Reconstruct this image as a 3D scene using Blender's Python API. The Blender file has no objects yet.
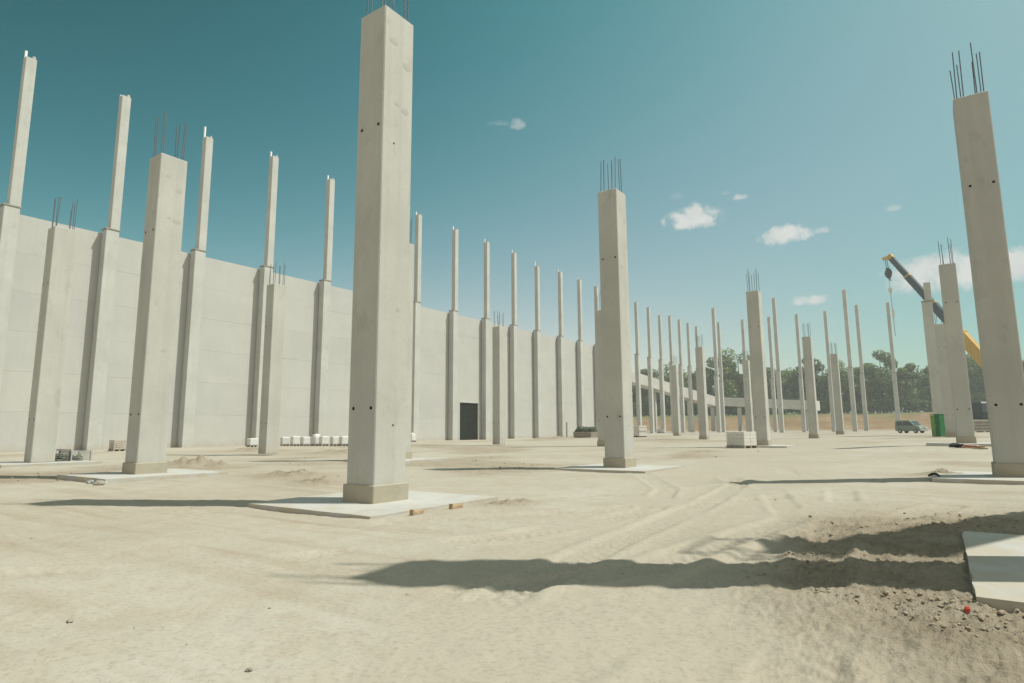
import bpy, bmesh, math, random
import numpy as np
from mathutils import Vector, Matrix, noise as mnoise

random.seed(7)
S = bpy.context.scene
COL = S.collection
R = math.radians

# ------------------------------------------------------------------ camera numbers (world x = away from the long wall, y = along it)
FPX, PITCH, ROLL, TH, CH = 614.14, R(8.178), R(-0.3508), R(34.929), 1.169
SU, CU = math.sin(TH), math.cos(TH)
def cw(X, Y, z=0.0):
    """right / forward of the tripod -> world"""
    return Vector((X*CU - Y*SU, X*SU + Y*CU, z))

# ------------------------------------------------------------------ sun direction
SUN_EL = R(57.3); SX, SY = 1.0, -.07
L = math.hypot(SX, SY); SX, SY = SX/L, SY/L
to_sun = cw(SX, SY); to_sun = Vector((to_sun.x*math.cos(SUN_EL), to_sun.y*math.cos(SUN_EL), math.sin(SUN_EL)))

# ------------------------------------------------------------------ helpers
def tag(o, label=None, cat=None, group=None, kind=None):
    if label: o['label'] = label
    if cat: o['category'] = cat
    if group: o['group'] = group
    if kind: o['kind'] = kind
    return o
def thing(name, label, cat, loc=(0, 0, 0), rz=0, group=None):
    o = bpy.data.objects.new(name, None)
    o.empty_display_size = .2
    COL.objects.link(o); o.location = loc; o.rotation_euler = (0, 0, rz)
    return tag(o, label, cat, group)
def link(name, me, parent=None, loc=(0, 0, 0), rot=(0, 0, 0)):
    o = bpy.data.objects.new(name, me); COL.objects.link(o)
    o.location = loc; o.rotation_euler = rot
    if parent: o.parent = parent
    return o
class MB:
    def __init__(s): s.bm = bmesh.new()
    def box(s, x0, x1, y0, y1, z0, z1, bevel=0, mat=None):
        m = Matrix.Translation(((x0+x1)/2, (y0+y1)/2, (z0+z1)/2)) @ Matrix.Diagonal((abs(x1-x0), abs(y1-y0), abs(z1-z0), 1))
        g = bmesh.ops.create_cube(s.bm, size=1, matrix=(mat @ m) if mat else m)
        if bevel:
            es = list({e for v in g['verts'] for e in v.link_edges})
            bmesh.ops.bevel(s.bm, geom=es, offset=bevel, segments=1, affect='EDGES', profile=.5)
        return s
    def bar(s, a, b, r0, r1=None, seg=8, cap=True):
        a, b = Vector(a), Vector(b); d = b-a
        q = d.to_track_quat('Z', 'Y').to_matrix().to_4x4()
        bmesh.ops.create_cone(s.bm, cap_ends=cap, segments=seg, radius1=r0, radius2=r0 if r1 is None else r1, depth=d.length,
                              matrix=Matrix.Translation((a+b)/2) @ q)
        return s
    def beam(s, a, b, w, h):
        """square section bar from a to b, h measured in the vertical plane"""
        a, b = Vector(a), Vector(b); d = (b-a); L = d.length; d.normalize()
        side = d.cross(Vector((0, 0, 1)))
        side = Vector((1, 0, 0)) if side.length < 1e-4 else side.normalized()
        up = side.cross(d).normalized()
        m = Matrix((( d.x, side.x, up.x, a.x+d.x*L/2), (d.y, side.y, up.y, a.y+d.y*L/2), (d.z, side.z, up.z, a.z+d.z*L/2), (0, 0, 0, 1)))
        bmesh.ops.create_cube(s.bm, size=1, matrix=m @ Matrix.Diagonal((L, w, h, 1)))
        return s
    def prism(s, pts, x0, x1, axis='x', bevel=0):
        """polygon pts (two coordinates) extruded along an axis"""
        def P(t, p): return {'x': (t, p[0], p[1]), 'y': (p[0], t, p[1]), 'z': (p[0], p[1], t)}[axis]
        A = [s.bm.verts.new(P(x0, p)) for p in pts]; B = [s.bm.verts.new(P(x1, p)) for p in pts]
        n = len(pts); fs = [s.bm.faces.new(A), s.bm.faces.new(B[::-1])]
        for i in range(n): fs.append(s.bm.faces.new((A[i], B[i], B[(i+1) % n], A[(i+1) % n])))
        bmesh.ops.recalc_face_normals(s.bm, faces=fs)
        if bevel:
            es = list({e for f in fs for e in f.edges})
            bmesh.ops.bevel(s.bm, geom=es, offset=bevel, segments=2, affect='EDGES', profile=.5)
        return s
    def rock(s, c, r, seed, flat=.7):
        g = bmesh.ops.create_icosphere(s.bm, subdivisions=2, radius=1, matrix=Matrix.Identity(4))
        for v in g['verts']:
            n = mnoise.noise(v.co*1.3 + Vector((seed*3.1, seed*1.7, 0)))*.5 + mnoise.noise(v.co*3 + Vector((seed, 0, 5)))*.25
            v.co = Vector((v.co.x*r[0], v.co.y*r[1], v.co.z*r[2]))*(1+n)
            v.co.z *= flat; v.co += Vector(c)
        return s
    def mesh(s, name, m, smooth=False):
        me = bpy.data.meshes.new(name); s.bm.to_mesh(me); s.bm.free()
        if m: me.materials.append(m)
        if smooth:
            me.polygons.foreach_set('use_smooth', [True]*len(me.polygons))
        return me
    def build(s, name, m, parent=None, loc=(0, 0, 0), rot=(0, 0, 0), smooth=False):
        return link(name, s.mesh(name, m, smooth), parent, loc, rot)

# ------------------------------------------------------------------ materials
def mat(name, base, rough=.85, spec=.3, metal=0.0):
    m = bpy.data.materials.new(name); m.use_nodes = True
    nt = m.node_tree; b = nt.nodes['Principled BSDF']
    b.inputs['Base Color'].default_value = (*base, 1)
    b.inputs['Roughness'].default_value = rough
    b.inputs['Specular IOR Level'].default_value = spec
    b.inputs['Metallic'].default_value = metal
    return m, nt, b
def N(nt, typ, **kw):
    n = nt.nodes.new(typ)
    for k, v in kw.items():
        if k.startswith('i_'):
            key = k[2:]
            n.inputs[int(key) if key.isdigit() else key].default_value = v
        else: setattr(n, k, v)
    return n
def ramp(nt, fac, stops):
    n = N(nt, 'ShaderNodeValToRGB'); e = n.color_ramp.elements
    while len(e) < len(stops): e.new(.5)
    for el, (p, c) in zip(e, stops):
        el.position = p; el.color = (*c, 1) if len(c) == 3 else c
    nt.links.new(fac, n.inputs[0]); return n.outputs[0]
def mixc(nt, fac, a, b, typ='MIX'):
    n = N(nt, 'ShaderNodeMix', data_type='RGBA', blend_type=typ)
    for s, v in ((n.inputs[0], fac), (n.inputs[6], a), (n.inputs[7], b)):
        if isinstance(v, (int, float)): s.default_value = v
        elif isinstance(v, tuple): s.default_value = (*v, 1) if len(v) == 3 else v
        else: nt.links.new(v, s)
    return n.outputs[2]
def math_(nt, op, a, b=None, c=None, clamp=False):
    n = N(nt, 'ShaderNodeMath', operation=op, use_clamp=clamp)
    for s, v in zip(n.inputs, (a, b, c)):
        if v is None: continue
        if isinstance(v, (int, float)): s.default_value = v
        else: nt.links.new(v, s)
    return n.outputs[0]
def noise_tex(nt, vec, scale, detail=4, rough=.55, stretch=None):
    if stretch:
        mp = N(nt, 'ShaderNodeMapping'); mp.inputs['Scale'].default_value = stretch
        nt.links.new(vec, mp.inputs[0]); vec = mp.outputs[0]
    n = N(nt, 'ShaderNodeTexNoise'); n.inputs['Scale'].default_value = scale
    n.inputs['Detail'].default_value = detail; n.inputs['Roughness'].default_value = rough
    nt.links.new(vec, n.inputs['Vector']); return n.outputs['Fac']
def varied(name, base, rough=.85, amt=.15, scale=3.0, bump=0.0, bscale=40, spec=.3, metal=0.0, dirt=None):
    """base colour broken up by noise, so that nothing is one flat tone"""
    m, nt, b = mat(name, base, rough, spec, metal)
    tc = N(nt, 'ShaderNodeTexCoord'); oi = N(nt, 'ShaderNodeObjectInfo')
    add = N(nt, 'ShaderNodeVectorMath', operation='ADD')
    mul = N(nt, 'ShaderNodeVectorMath', operation='SCALE'); mul.inputs['Scale'].default_value = 7.0
    nt.links.new(oi.outputs['Location'], mul.inputs[0])
    nt.links.new(tc.outputs['Object'], add.inputs[0]); nt.links.new(mul.outputs[0], add.inputs[1])
    v = add.outputs[0]
    n = noise_tex(nt, v, scale, 5)
    lo = tuple(c*(1-amt) for c in base); hi = tuple(min(1, c*(1+amt)) for c in base)
    c = ramp(nt, n, [(.3, lo), (.7, hi)])
    if dirt:
        n2 = noise_tex(nt, v, scale*3.1, 6, .65)
        c = mixc(nt, ramp(nt, n2, [(.5, (0, 0, 0)), (.75, (.6, .6, .6))]), c, dirt)
    nt.links.new(c, b.inputs['Base Color'])
    if bump:
        bp = N(nt, 'ShaderNodeBump'); bp.inputs['Strength'].default_value = bump; bp.inputs['Distance'].default_value = .02
        nt.links.new(noise_tex(nt, v, bscale, 6, .6), bp.inputs['Height']); nt.links.new(bp.outputs[0], b.inputs['Normal'])
    return m

def concrete(name, base, panel=False, splash=True):
    m, nt, b = mat(name, base, .88, .25)
    tc = N(nt, 'ShaderNodeTexCoord'); oi = N(nt, 'ShaderNodeObjectInfo')
    mul = N(nt, 'ShaderNodeVectorMath', operation='SCALE'); mul.inputs['Scale'].default_value = 5.3
    nt.links.new(oi.outputs['Location'], mul.inputs[0])
    add = N(nt, 'ShaderNodeVectorMath', operation='ADD')
    nt.links.new(tc.outputs['Object'], add.inputs[0]); nt.links.new(mul.outputs[0], add.inputs[1])
    v = add.outputs[0]
    big = noise_tex(nt, v, .55, 5, .6)
    lo = tuple(c*(.945 if panel else .88) for c in base); hi = tuple(min(.9, c*(1.03 if panel else 1.07)) for c in base)
    c = ramp(nt, big, [(.3, lo), (.68, hi)])
    # streaks that ran down the face
    st = noise_tex(nt, v, 1.0, 5, .6, (5.5, 5.5, .16))
    c = mixc(nt, ramp(nt, st, [(.47, (0, 0, 0)), (.75, (.18, .18, .18) if panel else (.40, .40, .40))]), c, tuple(x*.76 for x in base))
    # horizontal pour bands
    pb = noise_tex(nt, v, 1.0, 3, .5, (.12, .12, 1.1))
    c = mixc(nt, ramp(nt, pb, [(.5, (0, 0, 0)), (.7, (.22, .22, .22))]), c, tuple(x*.87 for x in base))
    # scattered stains and patching
    sn = noise_tex(nt, v, 2.3, 6, .7, (1, 1, .7))
    c = mixc(nt, ramp(nt, sn, [(.57, (0, 0, 0)), (.72, (.16, .16, .16) if panel else (.48, .48, .46))]), c, (base[0]*.66, base[1]*.66, base[2]*.64))
    fine = noise_tex(nt, v, 26, 6, .7)
    c = mixc(nt, ramp(nt, fine, [(.36, (.35, .35, .35)), (.5, (0, 0, 0))]), c, tuple(x*.8 for x in base))
    if panel:
        g = N(nt, 'ShaderNodeNewGeometry')
        k = ramp(nt, g.outputs['Random Per Island'], [(0, (.955, .955, .96)), (1, (1.0, 1.0, .99))])
        c = mixc(nt, 1.0, c, k, 'MULTIPLY')
    sp = N(nt, 'ShaderNodeSeparateXYZ'); nt.links.new(tc.outputs['Object'], sp.inputs[0])
    dz_ = math_(nt, 'ADD', math_(nt, 'MULTIPLY', sp.outputs[2], -.9), math_(nt, 'MULTIPLY', noise_tex(nt, v, 1.7, 6, .65), 1.5))
    if splash: c = mixc(nt, ramp(nt, dz_, [(.30, (0, 0, 0)), (.85, (.5, .5, .5))]), c, (.37, .32, .235))
    nt.links.new(c, b.inputs['Base Color'])
    bp = N(nt, 'ShaderNodeBump'); bp.inputs['Strength'].default_value = .3; bp.inputs['Distance'].default_value = .01
    h = math_(nt, 'ADD', noise_tex(nt, v, 60, 5, .7), math_(nt, 'MULTIPLY', noise_tex(nt, v, 6, 4), 1.5))
    nt.links.new(h, bp.inputs['Height']); nt.links.new(bp.outputs[0], b.inputs['Normal'])
    return m

M = {}
M['conc'] = concrete('cast concrete', (.462, .462, .420))
M['conc_tall'] = concrete('tall column concrete', (.49, .495, .458))
M['conc_wall'] = concrete('precast wall concrete', (.478, .478, .446), panel=True)
M['collar'] = concrete('grout collar concrete', (.38, .355, .278))
M['slab'] = concrete('slab concrete', (.445, .442, .41), splash=False)
M['fascia'] = concrete('fascia concrete', (.60, .59, .545))
def dirty_slab():
    m = M['slab']; nt = m.node_tree; b = nt.nodes['Principled BSDF']
    old = b.inputs['Base Color'].links[0].from_socket
    tc = N(nt, 'ShaderNodeTexCoord'); sp = N(nt, 'ShaderNodeSeparateXYZ'); nt.links.new(tc.outputs['Object'], sp.inputs[0])
    e = math_(nt, 'MAXIMUM', math_(nt, 'ABSOLUTE', sp.outputs[0]), math_(nt, 'ABSOLUTE', sp.outputs[1]))
    g = N(nt, 'ShaderNodeNewGeometry')
    n = math_(nt, 'ADD', noise_tex(nt, g.outputs['Position'], 2.6, 6, .65), math_(nt, 'MULTIPLY', e, .34))
    k = ramp(nt, n, [(.86, (0, 0, 0)), (1.0, (.8, .8, .8))])
    nt.links.new(mixc(nt, k, old, (.40, .36, .28)), b.inputs['Base Color'])
dirty_slab()
M['patch'] = varied('grout patch', (.405, .40, .365), .9, .3, 14)
M['steel'] = varied('rebar steel', (.13, .15, .16), .6, .25, 20, metal=.3)
M['plate'] = varied('ledge bearing strip', (.30, .285, .24), .7, .2, 8)
M['prong'] = varied('galvanised prong', (.72, .74, .72), .5, .08, 6)
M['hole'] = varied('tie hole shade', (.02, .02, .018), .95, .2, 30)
M['door'] = varied('dark opening sheet', (.012, .016, .012), .6, .3, 2)
M['frame'] = varied('pale door frame', (.50, .50, .46), .7, .08, 4)
M['whiteblk'] = varied('white block', (.62, .61, .56), .8, .1, 4, .3, 60, dirt=(.45, .42, .35))
M['wrap'] = varied('white wrapping', (.58, .58, .55), .45, .08, 5, .6, 9)
M['wood'] = varied('raw timber', (.34, .25, .15), .8, .3, 7, .3, 60)
M['greywood'] = varied('weathered timber', (.30, .27, .22), .85, .25, 7, .3, 60)
M['wire'] = varied('wire mesh steel', (.22, .22, .20), .5, .15, 10, metal=.5)
M['shrubby'] = varied('green rubble sheet', (.085, .10, .07), .85, .5, 3, .6, 8)
M['green'] = varied('green sheet metal', (.022, .15, .05), .5, .2, 3)
M['green_lt'] = varied('light green panel', (.16, .30, .08), .55, .2, 3)
M['yellow'] = varied('crane yellow', (.50, .30, .04), .45, .12, 2, spec=.5, dirt=(.3, .2, .05))
M['boomdark'] = varied('dark blue boom', (.016, .034, .042), .45, .15, 2, spec=.5)
M['crane_dark'] = varied('crane carrier dark paint', (.022, .035, .035), .5, .25, 1.5)
M['tyre'] = varied('tyre rubber', (.025, .025, .025), .9, .2, 20)
M['rim'] = varied('wheel rim', (.40, .40, .40), .4, .1, 5, metal=.7)
M['glass'] = varied('dark glass', (.03, .045, .05), .08, .1, 1, spec=.8)
M['van'] = varied('silver green car paint', (.17, .225, .165), .3, .05, 2, spec=.5)
M['lamp'] = varied('lamp lens', (.75, .75, .7), .15, .05, 2, spec=.6)
M['red'] = varied('red plastic', (.55, .06, .03), .5, .15, 8)
M['orange'] = varied('orange painted board', (.40, .17, .10), .7, .2, 8)
M['black'] = varied('black rubber', (.02, .02, .02), .7, .2, 10)
M['greymetal'] = varied('grey painted metal', (.32, .33, .32), .55, .1, 4)
M['bark'] = varied('bark', (.10, .08, .055), .9, .3, 6, .5, 20)
M['brick'] = varied('pale brick', (.42, .38, .31), .9, .2, 9, .3, 50)

def ray_at(px, py, depth):
    """world point seen at a photo position, at a forward distance"""
    a, b = px-512, py-341.5; cr, sr = math.cos(ROLL), math.sin(ROLL)
    xx, yy = cr*a+sr*b, -sr*a+cr*b
    c, s = math.cos(PITCH), math.sin(PITCH)
    Xr, Yr, Zr = xx, FPX*c+yy*s, FPX*s-yy*c
    k = depth/Yr
    return cw(Xr*k, depth, CH+Zr*k)
# ------------------------------------------------------------------ terrain
def _h(ix, iy, s):
    n = (ix.astype(np.int64)*374761393 + iy.astype(np.int64)*668265263 + s*974711) & 0xffffffff
    n = ((n ^ (n >> 13))*1274126177) & 0xffffffff
    return ((n ^ (n >> 16)) & 0xffff)/65535.0
def vnoise(x, y, s=0):
    ix, iy = np.floor(x), np.floor(y); fx, fy = x-ix, y-iy
    fx = fx*fx*fx*(fx*(fx*6-15)+10); fy = fy*fy*fy*(fy*(fy*6-15)+10)
    a, b = _h(ix, iy, s), _h(ix+1, iy, s); c, d = _h(ix, iy+1, s), _h(ix+1, iy+1, s)
    return (a+(b-a)*fx)*(1-fy) + (c+(d-c)*fx)*fy - .5
def fbm(x, y, o=4, s=0, g=.5):
    t = 0; a = 1.0
    for i in range(o):
        t = t + a*vnoise(x, y, s+i*17); x = x*2.03+13.7; y = y*2.03-7.1; a *= g
    return t
def sstep(a, b, x):
    t = np.clip((x-a)/(b-a), 0, 1); return t*t*(3-2*t)

CW, CU_ = .59, .655      # section across and along the rows
# inner cast columns: corner (x, y) and height of the slab they stand on
_tip = cw((350-512)/614*4.76, 4.76)      # where the shadow of the column outside the frame ends
ZH = 9.3
ZX, ZY = _tip.x + to_sun.x*(ZH-.08)/to_sun.z + CW, _tip.y + to_sun.y*(ZH-.08)/to_sun.z
INNER = [('A', -6.83, 6.27, .13), ('B', -15.28, 6.81, .21), ('C', -23.74, 7.44, .23), ('D', -25.1, 16.59, .16), ('E', -23.73, 32.53, .23),
         ('F', -7.13, 15.45, .14), ('G', -7.09, 31.63, .34), ('H', -7.76, 50.31, .47), ('I', -7.68, 63.67, .62), ('J', -16.23, 51.16, .34),
         ('K', -23.36, 64.41, .48), ('L', -15.79, 64.23, .50), ('M', 1.31, 15.22, .22), ('N', .93, 31.2, .52), ('O', .55, 49.58, .58),
         ('B2', -15.6, 15.4, .18), ('Q', -15.6, 31.6, .28), ('Z', ZX, ZY, .175)]
NOSLAB = {'Q', 'L', 'K', 'J', 'I', 'O', 'H', 'D', 'E'}
ctrl = [(x-.30, y+.35, z-.07) for _, x, y, z in INNER]
ctrl += [(-46, u, 0.0) for u in (0, 15, 30, 45, 60, 75, 90)] + [(-46, 108, .3), (-46, 125, .35), (-46, 142, .38)]
ctrl += [(-35.8, 122, .45), (-40, 140, .38), (-29, 140, .36), (-24, 120, .38), (-23.5, 139, .35), (-12.4, 121, .53), (-12, 137, .59), (-7, 139, .6), (20, 120, .6), (40, 90, .6), (30, 60, .55)]
ctrl += [(1.0, 4.25, .15), (-.15, 5.2, .13), (-.1, 6.8, .13), (0, 0, .10), (-3, 3, .10), (-5, 2, .10), (-1, 3.6, .11), (3, 2, .12), (-12, 2, .12), (0, -8, .1), (-10, -8, .1), (-30, -3, .1), (12, 10, .2)]
CT = np.array(ctrl)
def zbase(x, y):
    w = np.zeros_like(x); t = np.zeros_like(x)
    for cx, cy, cz in CT:
        k = 1.0/((x-cx)**2+(y-cy)**2+9.0)**1.5; w += k; t += k*cz
    return t/w
def seg_d(x, y, a, b):
    ax, ay = a; bx, by = b; dx, dy = bx-ax, by-ay; L = dx*dx+dy*dy
    t = np.clip(((x-ax)*dx+(y-ay)*dy)/L, 0, 1)
    return np.hypot(x-ax-t*dx, y-ay-t*dy), t*math.sqrt(L)
MOUNDS = []     # (x, y, radius, height)
TRACKS = []     # polylines of wheel ruts
def polyd(x, y, pts):
    best = np.full_like(x, 1e9); al = np.zeros_like(x); acc = 0
    for p, q in zip(pts[:-1], pts[1:]):
        d, s = seg_d(x, y, p, q); m = d < best
        best = np.where(m, d, best); al = np.where(m, s+acc, al); acc += math.dist(p, q)
    return best, al
def P2(X, Y): v = cw(X, Y); return (v.x, v.y)
def tracks():
    base = [[(.35, .9), (.75, 1.8), (1.4, 3.2), (2.5, 5.2), (4.2, 8), (6.0, 11.5), (7.0, 16), (7.2, 24)],
            [(1.1, 1.2), (1.9, 2.3), (2.9, 3.6), (4.4, 5.2), (7.0, 7.2)],
            [(-6, 6.4), (-3, 7.0), (0, 7.9), (4, 9.7), (7.5, 12.5), (9.5, 18)],
            [(-5, 2.6), (-2, 3.4), (1, 4.9), (3.3, 7.4), (4.5, 11), (5, 17)]]
    for b in base:
        for off in (0, 1.75):
            pts = []
            for i, p in enumerate(b):
                q = b[min(i+1, len(b)-1)]; o = b[max(i-1, 0)]
                d = Vector((q[0]-o[0], q[1]-o[1])).normalized()
                pts.append(P2(p[0]-d.y*off, p[1]+d.x*off))
            TRACKS.append(pts)
tracks()
def add_mound(X, Y, r, h): v = cw(X, Y); MOUNDS.append((v.x, v.y, r, h))
HAUL = [cw(a, b) for a, b in ((-.9, .6), (-.3, 2.2), (.45, 4.2), (1.4, 6.2), (3.2, 10.2), (7.6, 19), (18, 38), (34, 66))]
HAUL = [(v.x, v.y) for v in HAUL]
def packed(x, y):
    d, s = polyd(x, y, HAUL); w = .75 + .05*np.clip(s, 0, 40)
    return sstep(1.5, .75, d/w + fbm(x*.7, y*.7, 3, 120)*.5)
def wheel_rough(x, y):
    """brown churned ground on the right of the foreground and in strips between the slabs"""
    X = x*CU + y*SU; Y = -x*SU + y*CU
    n = fbm(x*.5, y*.5, 3, 5)
    a = sstep(.0, .9, (X - .11*Y - .05 + n*1.2)/1.6)*sstep(9.5, 6.0, Y+n*2)
    b = sstep(.12, .42, fbm(x*.16+3, y*.16, 4, 31))*sstep(3, 9, np.hypot(x, y))*.75
    a2 = .30*sstep(-.9, .9, X - .06*Y + n*.9)*sstep(11, 7, Y)
    t = np.maximum(np.maximum(a, b), a2)
    t = t*(1-.85*packed(x, y))
    for mx, my, mr, mh in MOUNDS: t = np.maximum(t, np.exp(-((x-mx)**2+(y-my)**2)/(mr*1.3)**2))
    return np.clip(t, 0, 1)
def zfull(x, y):
    r = np.hypot(x, y); X = x*CU + y*SU; Y = -x*SU + y*CU; az = np.degrees(np.arctan2(X, Y))
    z = zbase(x, y)
    near = 1-sstep(14, 60, r)
    z += fbm(x*.22, y*.22, 3, 3)*.05*(.35+.65*near)
    z += fbm(x*.9, y*.9, 4, 9)*.024*near*(1-.6*packed(x, y))
    rough = wheel_rough(x, y)
    fine = 1-sstep(9, 24, r)
    cl = fbm(x*7, y*7, 4, 21, .62)
    z += rough*(np.abs(cl)*.036 + np.abs(fbm(x*17, y*17, 3, 23, .6))*.036 + fbm(x*2.1, y*2.1, 3, 44)*.022)*np.maximum(fine, .25*near)
    z += fbm(x*9, y*9, 3, 60)*.007*fine
    for pts in TRACKS:
        d, s = polyd(x, y, pts)
        inside = sstep(.21, .15, d)
        lug = (np.sin((s + np.abs(d)*.9)*2*np.pi/.16) > 0)*.009
        keep = sstep(-.25, .1, fbm(x*.8, y*.8, 2, 77))
        z += (-.020*inside + lug*inside + .014*np.exp(-((d-.25)/.06)**2))*fine*keep
    for mx, my, mr, mh in MOUNDS:
        d = np.hypot(x-mx, y-my)/mr
        z += mh*np.exp(-d*d*2)*(1+1.3*fbm((x-mx)*3/mr, (y-my)*3/mr, 4, 90))
    # soil bank and grassy rise beyond the site
    front = sstep(-20, -5, az)*sstep(95, 75, az)
    rb = r + fbm(x*.02, y*.02, 3, 101)*10
    z += front*(sstep(206, 226, rb)*5.3 + sstep(226, 250, rb)*.5)
    z += front*sstep(60, 200, r)*(fbm(x*.06, y*.06, 3, 55)*.12)
    return z
for X, Y, r, h in ((-9.7, 19.0, .75, .30), (-10.5, 19.5, .6, .20), (-8.9, 18.8, .45, .16), (9.02, 13.2, .5, .13), (-8, 30, 2.0, .18), (4, 60, 3, .3), (-14, 34, 1.6, .22), 
                   (-5.1, 14.6, .9, .12), (-4.1, 13.2, .5, .10), (-.12, 9.15, .28, .06), (.12, 9.4, .2, .05), (8, 72, 2.5, .35), (5.4, 5.9, .5, .05), (5.0, 4.35, .5, .06)):
    add_mound(X, Y, r, h)
def gz(x, y):
    return float(zfull(np.array([float(x)]), np.array([float(y)]))[0])
def gzc(X, Y): v = cw(X, Y); return cw(X, Y, gz(v.x, v.y))

def build_ground():
    rr = [.35]
    while rr[-1] < 1400: rr.append(rr[-1]*(1.0085 if rr[-1] < 12 else 1.0135 if rr[-1] < 60 else 1.02 if rr[-1] < 320 else 1.15))
    rr = np.array(rr)
    az = np.concatenate([np.arange(-58, 62, .15), np.arange(62, 302, 3.0)])
    na, nr = len(az), len(rr)
    A, Rr = np.meshgrid(np.radians(az), rr)
    X = (Rr*np.sin(A)).ravel(); Y = (Rr*np.cos(A)).ravel()
    x = X*CU - Y*SU; y = X*SU + Y*CU
    z = zfull(x, y)
    rough = wheel_rough(x, y)
    co = np.empty((na*nr+1, 3)); co[:-1, 0] = x; co[:-1, 1] = y; co[:-1, 2] = z; co[-1] = (0, 0, z[:na].mean())
    i = np.arange(nr-1)[:, None]*na; j = np.arange(na)[None, :]; j2 = (j+1) % na
    q = np.stack([i+j, i+na+j, i+na+j2, i+j2], -1).reshape(-1, 4)
    tri = np.stack([np.full(na, na*nr), np.arange(na), (np.arange(na)+1) % na], -1)
    me = bpy.data.meshes.new('ground')
    nv = len(co); me.vertices.add(nv); me.vertices.foreach_set('co', co.ravel())
    loops = np.concatenate([q.ravel(), tri.ravel()]); me.loops.add(len(loops)); me.loops.foreach_set('vertex_index', loops.astype(np.int32))
    npoly = len(q)+len(tri); me.polygons.add(npoly)
    st = np.concatenate([np.arange(len(q))*4, len(q)*4+np.arange(len(tri))*3])
    me.polygons.foreach_set('loop_start', st.astype(np.int32))
    me.update(calc_edges=True); me.validate()
    me.polygons.foreach_set('use_smooth', [True]*len(me.polygons))
    at = me.attributes.new('churned', 'FLOAT', 'POINT'); at.data.foreach_set('value', np.append(rough, .0).astype(np.float32))
    rb = np.hypot(x, y) + fbm(x*.02, y*.02, 3, 101)*10
    aa = np.degrees(np.arctan2(X, Y)); fr = sstep(-20, -5, aa)*sstep(95, 75, aa)
    soil = fr*sstep(203, 208, rb)
    grass = fr*sstep(219, 224, rb + fbm(x*.15, y*.15, 3, 7)*5)
    outer = sstep(300, 330, rb)
    for nm, v in (('packed', packed(x, y)), ('soil', soil), ('grass', np.maximum(grass, outer))):
        at = me.attributes.new(nm, 'FLOAT', 'POINT'); at.data.foreach_set('value', np.append(v, 0).astype(np.float32))
    m, nt, b = mat('site ground', (.4, .35, .25), .95, .12)
    g = N(nt, 'ShaderNodeNewGeometry'); p = g.outputs['Position']
    n1 = noise_tex(nt, p, .35, 6, .6); n2 = noise_tex(nt, p, 2.2, 6, .65); n3 = noise_tex(nt, p, 30, 5, .7); n4 = noise_tex(nt, p, .09, 4, .55)
    pale = ramp(nt, n1, [(.32, (.365, .337, .272)), (.5, (.395, .370, .306)), (.68, (.425, .401, .340))])
    pale = mixc(nt, ramp(nt, n2, [(.45, (0, 0, 0)), (.72, (.5, .5, .5))]), pale, (.335, .283, .205))
    pale = mixc(nt, ramp(nt, n4, [(.5, (0, 0, 0)), (.7, (.42, .42, .42))]), pale, (.325, .275, .20))
    for rot, sc_, seed_ in ((R(8), (.16, 2.6, 1), 3.0), (R(62), (.13, 2.1, 1), 11.0), (R(-28), (.2, 3.2, 1), 23.0)):
        mp = N(nt, 'ShaderNodeMapping'); mp.inputs['Rotation'].default_value = (0, 0, rot); mp.inputs['Scale'].default_value = sc_; mp.inputs['Location'].default_value = (seed_, 0, 0)
        nt.links.new(p, mp.inputs[0])
        sk = N(nt, 'ShaderNodeTexNoise'); sk.inputs['Scale'].default_value = 1.0; sk.inputs['Detail'].default_value = 5; sk.inputs['Roughness'].default_value = .6; nt.links.new(mp.outputs[0], sk.inputs['Vector'])
        msk = ramp(nt, noise_tex(nt, p, .11+seed_*.002, 3), [(.45, (0, 0, 0)), (.6, (1, 1, 1))])
        pale = mixc(nt, mixc(nt, 1.0, ramp(nt, sk.outputs['Fac'], [(.52, (0, 0, 0)), (.68, (.42, .42, .42))]), msk, 'MULTIPLY'), pale, (.285, .235, .165))
    def attr(nm): a = N(nt, 'ShaderNodeAttribute', attribute_name=nm); return a.outputs['Fac']
    grit = noise_tex(nt, p, 110, 3, .7)
    pale = mixc(nt, ramp(nt, grit, [(.30, (.55, .55, .55)), (.44, (0, 0, 0))]), pale, (.26, .22, .16))
    pale = mixc(nt, math_(nt, 'MULTIPLY', attr('packed'), .6), pale, ramp(nt, n2, [(.3, (.33, .298, .232)), (.7, (.385, .352, .284))]))
    brown = ramp(nt, n2, [(.3, (.215, .175, .118)), (.5, (.29, .245, .177)), (.7, (.36, .315, .24))])
    c = mixc(nt, math_(nt, 'MULTIPLY', attr('churned'), .92), pale, brown)
    c = mixc(nt, ramp(nt, n3, [(.34, (.55, .55, .55)), (.5, (0, 0, 0))]), c, mixc(nt, 1.0, c, (.70, .67, .62), 'MULTIPLY'))
    vo = N(nt, 'ShaderNodeTexVoronoi'); vo.inputs['Scale'].default_value = 45; nt.links.new(p, vo.inputs['Vector'])
    peb = ramp(nt, vo.outputs['Distance'], [(.10, (.5, .5, .5)), (.2, (0, 0, 0))])
    sel = ramp(nt, noise_tex(nt, p, 7, 2), [(.55, (0, 0, 0)), (.66, (1, 1, 1))])
    c = mixc(nt, mixc(nt, 1.0, peb, sel, 'MULTIPLY'), c, (.30, .26, .20))
    sc = ramp(nt, noise_tex(nt, p, .22, 5, .7), [(.3, (.19, .125, .065)), (.5, (.25, .17, .095)), (.7, (.30, .235, .15))])
    gc = ramp(nt, noise_tex(nt, p, .35, 5, .7), [(.3, (.10, .12, .045)), (.7, (.19, .20, .08))])
    c = mixc(nt, attr('soil'), c, sc); c = mixc(nt, attr('grass'), c, gc)
    nt.links.new(c, b.inputs['Base Color'])
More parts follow.
